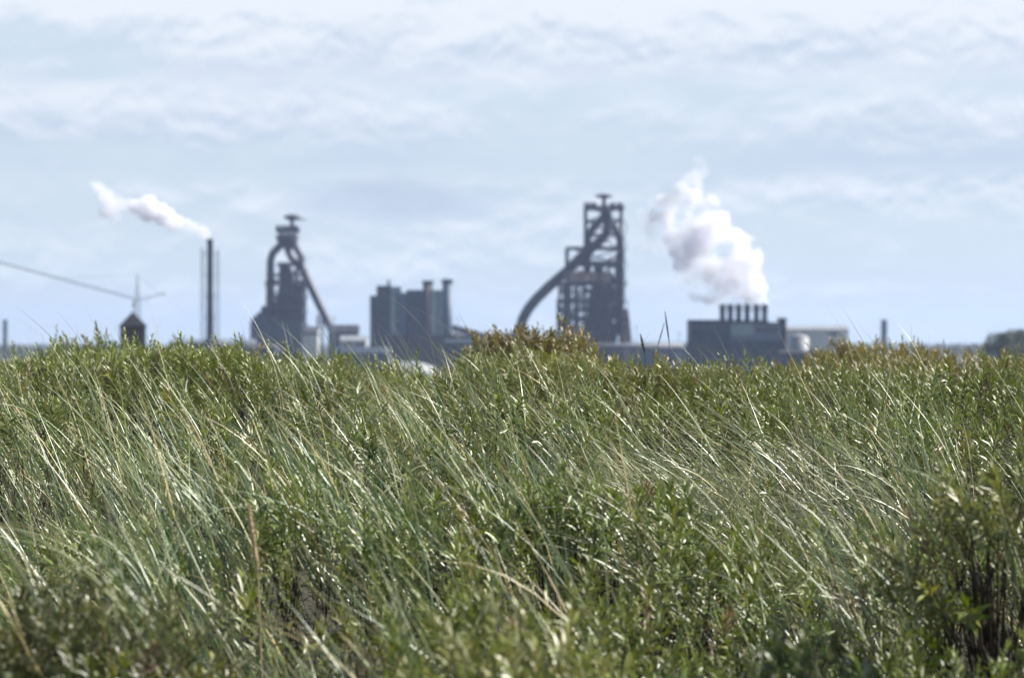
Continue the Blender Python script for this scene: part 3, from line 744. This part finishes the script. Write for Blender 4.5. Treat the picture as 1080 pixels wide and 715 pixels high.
def stack_works():
    D = 1500.; px0 = 776; s = D/F; X = lambda p: (p-px0)*s; h = lambda p: Z(p, D)
    root = empty('boiler_house', (W(px0,D), D, 0), 'flat roofed blue grey works with a row of six short steaming stacks', 'industrial building')
    block(root, 'wall', 'slate_b', 726.5, 767, 338.5, D, px0, -14, 16)
    block(root, 'wall', 'grey', 767.2, 821.5, 341, D, px0, -13, 16)
    block(root, 'roof', 'roof', 725.9, 767.1, 337.4, D, px0, -14.6, 16.6, h(338.5)+.02)
    block(root, 'roof', 'roof', 767.3, 822, 340, D, px0, -13.6, 16.6, h(341)+.02)
    block(root, 'door_bay', 'teal', 769, 793, 341.5, D, px0, -13.6, -13.1, h(354))
    block(root, 'plinth_wall', 'slate_b', 723, 823, 359, D, px0, -20, -14.8)
    block(root, 'louvre', 'glass', 796, 818, 346, D, px0, -13.3, -13.05, h(350))
    block(root, 'louvre', 'glass', 731, 762, 345, D, px0, -14.4, -14.05, h(348.5))
    m = MB()
    m.box(X(759), X(811), 2, 6, h(340)+.05, h(338)); m.box(X(759), X(811), 2.5, 5.5, h(327), h(325.4)); m.build('stack_frame', M['galv'], root)
    for px in (762, 770.3, 779, 788, 797.8, 806.5):
        m = MB(); r = 3.0*s
        m.lathe(X(px), 0, [(r*1.15,h(340)+.1),(r*1.15,h(337)),(r,h(336)),(r,h(323.5)),(r*1.2,h(323)),(r*1.2,h(321)),(r*.9,h(320.8))], 16); m.build('stack', M['slate_b'], root, True)
    m = MB(); m.lathe(X(825), 0, [(2.2,0),(2.2,h(338)),(3,h(337.4)),(3,h(335.6)),(1,h(335))], 14); m.build('vent_tower', M['steel'], root, True)
stack_works()

def gable_shed(name, label, cat, a, b, eave, ridge, D, depth, wall, roof, extra=None):
    px0 = (a+b)/2; s = D/F; x0, x1 = (a-px0)*s, (b-px0)*s; h = lambda p: Z(p, D)
    root = empty(name, (W(px0,D), D, 0), label, cat)
    m = MB(); m.box(x0, x1, -depth/2, depth/2, 0, h(eave)); m.build('wall', M[wall], root)
    e, r = h(eave)+.03, h(ridge); y = depth/2+.6; q = MB()
    q.v = [(x0-.5,-y,e),(x1+.5,-y,e),(x1+.5,0,r),(x0-.5,0,r),(x0-.5,y,e),(x1+.5,y,e)]
    q.f = [(0,1,2,3),(3,2,5,4),(0,3,4),(1,5,2),(0,4,5,1)]; q.build('roof', M[roof], root)
    n = max(2, int((x1-x0)/14)); wz0, wz1 = h(eave)-3.4, h(eave)-1.8
    for i in range(n):
        c = x0+(x1-x0)*(i+.5)/n; w = MB(); w.box(c-3,c+3,-depth/2-.12,-depth/2-.02,wz0,wz1); w.build('window', M['glass'], root)
    return root
gable_shed('warehouse', 'long low grey brown shed at the foot of the tall slim chimney', 'shed', 181, 268, 362, 357.5, 1720, 30, 'shed', 'grey')
gable_shed('warehouse', 'dark low shed filling the gap between the silos and the curved pipe', 'shed', 479, 547, 354, 350.5, 1900, 26, 'slate_b', 'shed')
gable_shed('warehouse', 'long flat blue shed right of the furnace with the curved pipe', 'shed', 664, 725, 363, 360.5, 1800, 24, 'slate', 'slate')
gable_shed('warehouse', 'long pale cream shed with thin grey roof right of the six stacks', 'shed', 827, 892, 347.5, 343, 1650, 26, 'pale', 'galv')
gable_shed('warehouse', 'small dark roofed shed between the slanting pipe and the silos', 'shed', 347, 378, 350, 342.5, 1980, 22, 'slate_b', 'roof')
gable_shed('warehouse', 'small pale walled shed with flat roof below the slanting pipe', 'shed', 322, 336, 348, 344, 1960, 16, 'pale', 'shed')
gable_shed('warehouse', 'low white walled shed in front of the small dark roofed shed', 'shed', 360, 387, 359, 354, 1880, 14, 'pale', 'galv')
gable_shed('warehouse', 'dark blue low building in front of the dust pipe foot', 'shed', 353, 412, 372, 366, 1700, 18, 'slate_b', 'slate_b')
gable_shed('warehouse', 'very low black roofed building below the pale cream shed', 'shed', 822, 885, 372, 369.5, 1350, 16, 'slate_b', 'roof')

gable_shed('warehouse', 'low dark shed between the round silos and the long dark gap shed', 'shed', 470, 512, 361, 358, 1650, 20, 'shed', 'slate_b')
gable_shed('warehouse', 'dark low shed at the foot of the curved gas pipe', 'shed', 549, 592, 359, 356, 1780, 20, 'slate_b', 'slate_b')
gable_shed('warehouse', 'dark low shed in front of the right half of the chimney foot shed', 'shed', 232, 292, 366, 363, 1500, 20, 'slate_b', 'shed')
def conveyor():
    D = 1820.; px0 = 512; s = D/F; X = lambda p: (p-px0)*s; h = lambda p: Z(p, D)
    root = empty('conveyor', (W(px0,D), D, 0), 'inclined covered conveyor rising from the low sheds towards the round silos', 'conveyor')
    a, b = Vector((X(545),0,h(364))), Vector((X(477),0,h(345)))
    m = MB(); m.beam(a, b, 3.4); m.build('gallery', M['shed'], root)
    for t in (.25,.5,.75,.95):
        p = a.lerp(b, t); m = MB(); m.lattice(p.x-1,p.x+1,-1.4,1.4,0,p.z-1.8,4,.4); m.build('trestle', M['steel'], root)
conveyor()
def tanks():
    for a, b, top, D, lab in ((833,853,352.5,1450,'white domed storage tank right of the six stack works'),
                              (404,462,381.5,1300,'wide white topped tank low in front of the bunker house')):
        px = (a+b)/2; r = (b-a)/2*D/F; zt = Z(top, D); root = empty('storage_tank', (W(px,D), D, 0), lab, 'storage tank', 'white storage tanks')
        wall = max(2., zt-r*.42)
        m = MB(); m.lathe(0,0,[(r,0),(r,wall)],32); m.build('tank_wall', M['dull_white'], root, True)
        m = MB(); m.lathe(0,0,[(r*1.01,wall)]+[(r*math.cos(t), wall+(zt-wall)*math.sin(t)) for t in [i*math.pi/2/8 for i in range(1,8)]]+[(r*.05,zt)],32); m.build('dome_roof', M['dull_white'], root, True)
        m = MB(); m.lathe(0,0,[(.4,zt-.3),(.9,zt),(.9,zt+.5),(.2,zt+.8)],10); m.build('vent', M['galv'], root)
tanks()

def brick_tower():
    D = 720.; px0 = 140; s = D/F; h = lambda p: Z(p, D); w = 13.2*s
    root = empty('brick_tower', (W(px0,D), D, 0), 'square red brick tower with a dark pointed roof above the crest', 'tower')
    root.rotation_euler = (0,0,R(9))
    m = MB(); m.box(-w,w,-w,w,0,h(345)); m.build('wall', M['brick'], root)
    e = w*1.1; z0, z1 = h(345)+.02, h(328.5)
    m = MB(); m.v = [(-e,-e,z0),(e,-e,z0),(e,e,z0),(-e,e,z0),(-e,-e,z0+.25),(e,-e,z0+.25),(e,e,z0+.25),(-e,e,z0+.25),(0,0,z1)]
    m.f = [(3,2,1,0),(0,1,5,4),(1,2,6,5),(2,3,7,6),(3,0,4,7),(4,5,8),(5,6,8),(6,7,8),(7,4,8)]; m.build('roof', M['roof'], root)
    m = MB(); m.tube([(0,0,z1-.1),(0,0,z1+1.)],.05,6); m.build('finial', M['steel'], root)
    for x in (-1.4, 1.4):
        f = MB(); f.box(x-.55,x+.55,-w-.05,-w-.02,h(358),h(350.5)); o = f.build('window', M['glass'], root)
        g = MB(); g.box(x-.65,x+.65,-w-.16,-w-.003,h(358)-.15,h(358)); g.build('sill', M['pale'], o)
brick_tower()

def crane():
    D = 1100.; px0 = 145; s = D/F; h = lambda p: Z(p, D); X = lambda p: (p-px0)*s
    root = empty('tower_crane', (W(px0,D), D, 0), 'spindly grey crane behind the brick tower with one very long jib', 'crane')
    m = MB(); m.lattice(-.9,.9,-.9,.9,0,h(317),20,.16); m.build('mast', M['galv'], root)
    m = MB(); m.lattice(-.8,.8,-.8,.8,h(317),h(290),7,.14,True,.15); m.build('mast_head', M['galv'], root)
    def boom(a, b, w, n):
        m = MB(); a, b = Vector(a), Vector(b); up = Vector((0,0,1)); sd_ = Vector((0,1,0))
        ch = [(-.5*w*up-.5*w*sd_), (-.5*w*up+.5*w*sd_), (.6*w*up)]
        for c in ch: m.beam(a+c, b+c*.5, .13)
        for i in range(n):
            t0, t1 = i/n, (i+1)/n; p, q = a.lerp(b,t0), a.lerp(b,t1); k0, k1 = 1-.5*t0, 1-.5*t1
            m.beam(p+ch[0]*k0, q+ch[2]*k1, .1); m.beam(p+ch[1]*k0, q+ch[2]*k1, .1); m.beam(p+ch[0]*k0, q+ch[1]*k1, .1)
        return m
    boom((X(145),0,h(316)), (X(-6),-6,h(275)), .8, 34).build('jib', M['steel'], root)
    m = boom((X(145),0,h(317)), (X(173),3,h(309)), 1.0, 8); m.build('counter_jib', M['galv'], root)
    m = MB(); m.box(X(170),X(174),1.8,4.2,h(311),h(309)-.5); m.build('counterweight', M['concrete'], root)
    m = MB(); m.beam((0,0,h(290)),(X(60),-3,h(293.5)),.06); m.beam((0,0,h(290)),(X(168),2.5,h(309.6)),.06); m.build('stay_rope', M['steel'], root)
    m = MB(); m.box(-1.8,-.95,-1.2,.4,h(318)-2.2,h(318)); m.build('cab', M['pale'], root)
crane()

# a pipe bridge and lamp masts give the works its small scale
def pipe_bridge():
    D = 1750.; root = empty('pipe_bridge', (W(612,D), D, 0), 'low pipe bridge on trestles in front of the furnace with the curved pipe', 'pipe bridge')
    s = D/F; h = lambda p: Z(p, D); X = lambda p: (p-612)*s
    for k, py in enumerate((363.5, 366)):
        m = MB(); m.tube([(X(545),-k*2,h(py)),(X(722),-k*2,h(py))], .8, 8); m.build('pipe', M['pipe'] if k else M['galv'], root, True)
    for px in range(550, 722, 20):
        m = MB(); m.lattice(X(px)-.8,X(px)+.8,-3,1,0,h(367),2,.35); m.build('trestle', M['steel'], root)
pipe_bridge()
def masts():
    base = None
    data = [(352,336,'slim mast just right of the slanting furnace pipe'),(483,336,'slim mast standing at the right of the round silos'),(671,345,'slim mast right beside the furnace with the curved pipe'),(716,352,'slim mast in front of the left end of the six stack works')]
    D = 1780.; protos = []
    for i, (px, top, lab) in enumerate(data):
        zt = Z(top, D); root = empty('lamp_mast', (W(px,D), D, 0), lab, 'lamp mast', 'lamp masts of the works')
        m = MB(); m.tube([(0,0,0),(0,0,zt)],[.35,.18],8); m.build('pole', M['galv'], root)
        m = MB(); m.box(-1.3,1.3,-.4,.4,zt+.02,zt+.5); m.build('lamp_head', M['galv'], root)
masts()

# ------------------------------------------------------------------ trees and far wood
def leaf_cloud(centers, radii, per, size, tint, r):
    n = len(centers)*per; idx = np.repeat(np.arange(len(centers)), per)
    d = unit(r.normal(0,1,(n,3))); q = r.uniform(.35,1.05,n)**.6
    p = centers[idx] + d*(radii[idx]*q)[:,None]
    a = unit(r.normal(0,1,(n,3))); b = unit(np.cross(a, d+.6*r.normal(0,1,(n,3))))
    sz = size*r.uniform(.6,1.4,(n,1))
    V = np.stack([p-a*sz, p+b*sz*.5, p+a*sz, p-b*sz*.5], 1).reshape(-1,3)
    T = (np.arange(n)*4)[:,None] + np.arange(4)[None]
    c = np.array(tint)[None]*r.uniform(.6,1.4,(n,1))*np.repeat(r.uniform(.75,1.25,(len(centers),1)), per, 0)
    c = np.concatenate([np.repeat(c,4,0), np.ones((n*4,1))],1)
    return V, T, c
def tree(px, D, top, wpx, lab, tint):
    s = D/F; H = Z(top, D); w = wpx*s/2; r = np.random.default_rng(int(px*7))
    root = empty('broadleaf_tree', (W(px,D), D, 0), lab, 'tree', 'trees at the right horizon')
    m = MB(); m.tube([(0,0,0),(.2,0,H*.3),(-.2,.2,H*.6),(.1,0,H*.85)],[.55,.42,.28,.1],10)
    cs, rs = [], []
    for i in range(44):
        a = r.uniform(0,6.28); t = r.uniform(.25,.95); q = w*np.sqrt(r.uniform(.05,1))*math.sin(math.pi*min(.97,t*.85+.1))**.3*.85
        c = (q*math.cos(a), q*math.sin(a), H*t); cs.append(c); rs.append(r.uniform(.16,.3)*min(w*1.6,H*.55))
        if i < 10: m.tube([(0,0,H*t*.6), (c[0]*.5,c[1]*.5,H*t*.85), c],[.2,.12,.04],6)
    cs = np.array(cs); rs = np.array(rs); cs[:,2] = np.minimum(cs[:,2], H-rs*.9)
    m.build('trunk', M['bark'], root)
    V, T, c = leaf_cloud(cs, rs, 130, .45, tint, r); raw_mesh('crown', V, T, c, M['tree'], root)
G1, G2, G3 = (.05,.07,.03), (.065,.08,.035), (.04,.055,.028)
tree(1054, 1200, 350.5, 40, 'leftmost rounded tree of the dark clump at the right edge', G1)
tree(1072, 1210, 347, 46, 'tallest dark tree of the clump at the right edge', G3)
tree(1096, 1190, 348.5, 44, 'dark tree cut by the right edge of the picture', G1)
def wood():
    r = np.random.default_rng(77); n = 900
    x = np.concatenate([r.uniform(-900, -380, 300), r.uniform(-380, 1100, 600)]); y = r.uniform(2500, 2900, n)
    px = CX + x/y*F; hgt = np.where(px > 850, 15.5, np.where(px < 140, 13.5, 11.))*r.uniform(.85,1.1,n)
    cs = np.stack([x, y, hgt*.62], 1); V, T, c = leaf_cloud(cs, hgt*.42, 34, 1.5, (.05,.065,.032), r)
    tag(raw_mesh('distant_wood', V, T, c, M['tree']), 'thin dark line of far woodland along the horizon', 'woodland', None, 'stuff')
wood()

# ------------------------------------------------------------------ steam
def steam_mat(name, dens, scale, lo, hi, step):
    m = bpy.data.materials.new(name); t, N, L = nt(m)
    out = N.new('ShaderNodeOutputMaterial'); v = N.new('ShaderNodeVolumePrincipled')
    v.inputs['Color'].default_value = (.955,.95,.978,1); v.inputs['Anisotropy'].default_value = .25
    tc = N.new('ShaderNodeTexCoord'); n = N.new('ShaderNodeTexNoise'); n.inputs['Scale'].default_value = scale; n.inputs['Detail'].default_value = 5; n.inputs['Roughness'].default_value = .65
    L.new(tc.outputs['Object'], n.inputs['Vector'])
    r = N.new('ShaderNodeMapRange'); r.inputs[1].default_value = lo; r.inputs[2].default_value = hi; r.inputs[3].default_value = 0; r.inputs[4].default_value = dens
    L.new(n.outputs['Fac'], r.inputs[0]); L.new(r.outputs[0], v.inputs['Density']); L.new(v.outputs[0], out.inputs['Volume'])
    try: m.cycles.volume_step_rate = step
    except Exception: pass
    return m
def ico(c, r, V, T, sub=2):
    import bmesh
    b = bmesh.new(); bmesh.ops.create_icosphere(b, subdivisions=sub, radius=1.)
    o = len(V); V += [(c[0]+r*v.co.x, c[1]+r*v.co.y, c[2]+r*v.co.z) for v in b.verts]
    b.verts.index_update(); T += [tuple(o+v.index for v in f.verts) for f in b.faces]; b.free()
def plume(name, lab, puffs, D, vox, disp, dscale, mat):
    r = np.random.default_rng(len(puffs)*3); s = D/F; V, T = [], []
    for (px, py, rp) in puffs:
        c = np.array((W(px,D), D+r.normal(0,.25)*rp*s, Z(py,D))); ico(c, rp*s*.9, V, T)
        for k in range(9):                       # billows on each puff
            d = unit(r.normal(0,1,3)); ico(c+d*rp*s*.75, rp*s*r.uniform(.28,.5), V, T)
    o0 = Vector((W(puffs[0][0],D), D, Z(puffs[0][1],D)))
    me = bpy.data.meshes.new(name); me.from_pydata([tuple(Vector(v)-o0) for v in V], [], T); me.update(); me.materials.append(mat)
    o = bpy.data.objects.new(name, me); COL.objects.link(o); o.location = o0
    m = o.modifiers.new('union', 'REMESH'); m.mode = 'VOXEL'; m.voxel_size = vox
    for k, (sc, st) in enumerate(((dscale, disp), (dscale*.4, disp*.45))):
        tx = bpy.data.textures.new(name+'_billow', 'CLOUDS'); tx.noise_scale = sc; tx.noise_depth = 2
        d = o.modifiers.new('billow', 'DISPLACE'); d.texture = tx; d.strength = st; d.mid_level = .5; d.texture_coords = 'LOCAL'
    tag(o, lab, 'steam plume', None, 'stuff')
big = [(762,317,5),(770,317,5),(779,317,5),(788,317,5),(797,317,5),(807,317,4),(746,307,13),(735,303,12),(722,280,13),(714,262,11),(733,312,8),(706,250,10),(768,306,14),(785,303,14),(808,319,4),(800,315,8),(787,314,9),(773,312,10),(759,311,10),(802,304,9),(792,294,15),(776,296,19),(757,299,18),(740,297,14),(797,276,12),(783,271,19),(764,275,23),(744,279,19),(727,288,10),
   (792,258,9),(772,251,18),(752,255,21),(731,262,16),(757,236,16),(738,238,19),(719,245,13),(702,238,10),(744,219,14),(726,219,15),(708,221,13),(691,228,8),(716,203,11),(729,207,10),(699,211,8)]
plume('steam', 'large white steam cloud rising to the left from the six short stacks', big, 1500, 1.3, 6., 12., steam_mat('dense_steam', .34, .055, .43, .62, .05))
plume('steam', 'thin veil of torn steam trailing to the upper left round the large white cloud',
  [(742,180,9),(735,173,8),(748,184,6),(729,189,8),(736,196,9),(684,236,9),(690,249,8),(681,262,7),(700,258,9),(712,268,9),(720,296,9),(700,230,11),(712,212,11),(690,215,8),(676,226,6),(728,276,11)], 1500, 1.3, 5., 12., steam_mat('thin_steam', .085, .06, .40, .64, .06))
plume('steam', 'white steam ribbon blowing left from the tall slim chimney',
  [(221,250,3),(218,248,4.5),(213,245,6),(207,242,7.),(198,238,8),(190,236,8),(182,234,7),(176,228,10),(167,222,11),(158,217,10),(152,212,7),(181,240,5),(170,231,8),(148,219,9),(158,223,9),(140,217,8)], 1700, 1.0, 4.5, 9., steam_mat('chimney_steam', .42, .075, .36, .56, .06))
plume('steam', 'ragged faint steam trail ending the ribbon above the brick tower',
  [(160,226,9),(152,222,9),(147,219,9),(141,218,8),(135,215,8),(125,215,8),(117,213,9),(110,206,8),(104,199,7),(112,224,8),(122,228,8),(98,195,4)], 1700, 1.0, 4.5, 9., steam_mat('torn_steam', .22, .08, .36, .60, .06))

# ------------------------------------------------------------------ the air
def haze():
    m = MB(); m.box(-12500, 12500, -3300, 12500, -1.2, 150.); 
    mat = bpy.data.materials.new('sea_air'); t, N, L = nt(mat)
    out = N.new('ShaderNodeOutputMaterial'); v = N.new('ShaderNodeVolumePrincipled')
    v.inputs['Color'].default_value = (.54,.69,1.,1); v.inputs['Density'].default_value = HAZE; v.inputs['Anisotropy'].default_value = .2
    L.new(v.outputs[0], out.inputs['Volume'])
    tag(m.build('haze', mat), 'pale blue sea haze in the air between the dune and the works', 'haze', None, 'stuff')
HAZE = 6.5e-5
haze()

# ------------------------------------------------------------------ camera and render settings
cam = bpy.data.cameras.new('camera'); co = bpy.data.objects.new('camera', cam); COL.objects.link(co)
co.location = (0,0,CAMZ); co.rotation_euler = (R(90),0,0)
cam.sensor_width = 36.; cam.lens = F*36/1080; cam.clip_start = .1; cam.clip_end = 60000
cam.dof.use_dof = True; cam.dof.focus_distance = 12.9; cam.dof.aperture_fstop = 3.8
C.camera = co
C.view_settings.view_transform = 'Standard'; C.view_settings.look = 'None'; C.view_settings.gamma = 1; C.view_settings.exposure = 1.1
C.view_settings.use_curve_mapping = False
C.render.engine = 'CYCLES'
cy = C.cycles
cy.use_denoising = True
try: cy.denoiser = 'OPENIMAGEDENOISE'; cy.denoising_input_passes = 'RGB_ALBEDO_NORMAL'
except Exception: pass
cy.max_bounces = 18; cy.diffuse_bounces = 2; cy.glossy_bounces = 2; cy.transmission_bounces = 4; cy.volume_bounces = 16; cy.transparent_max_bounces = 8
cy.sample_clamp_indirect = 8.
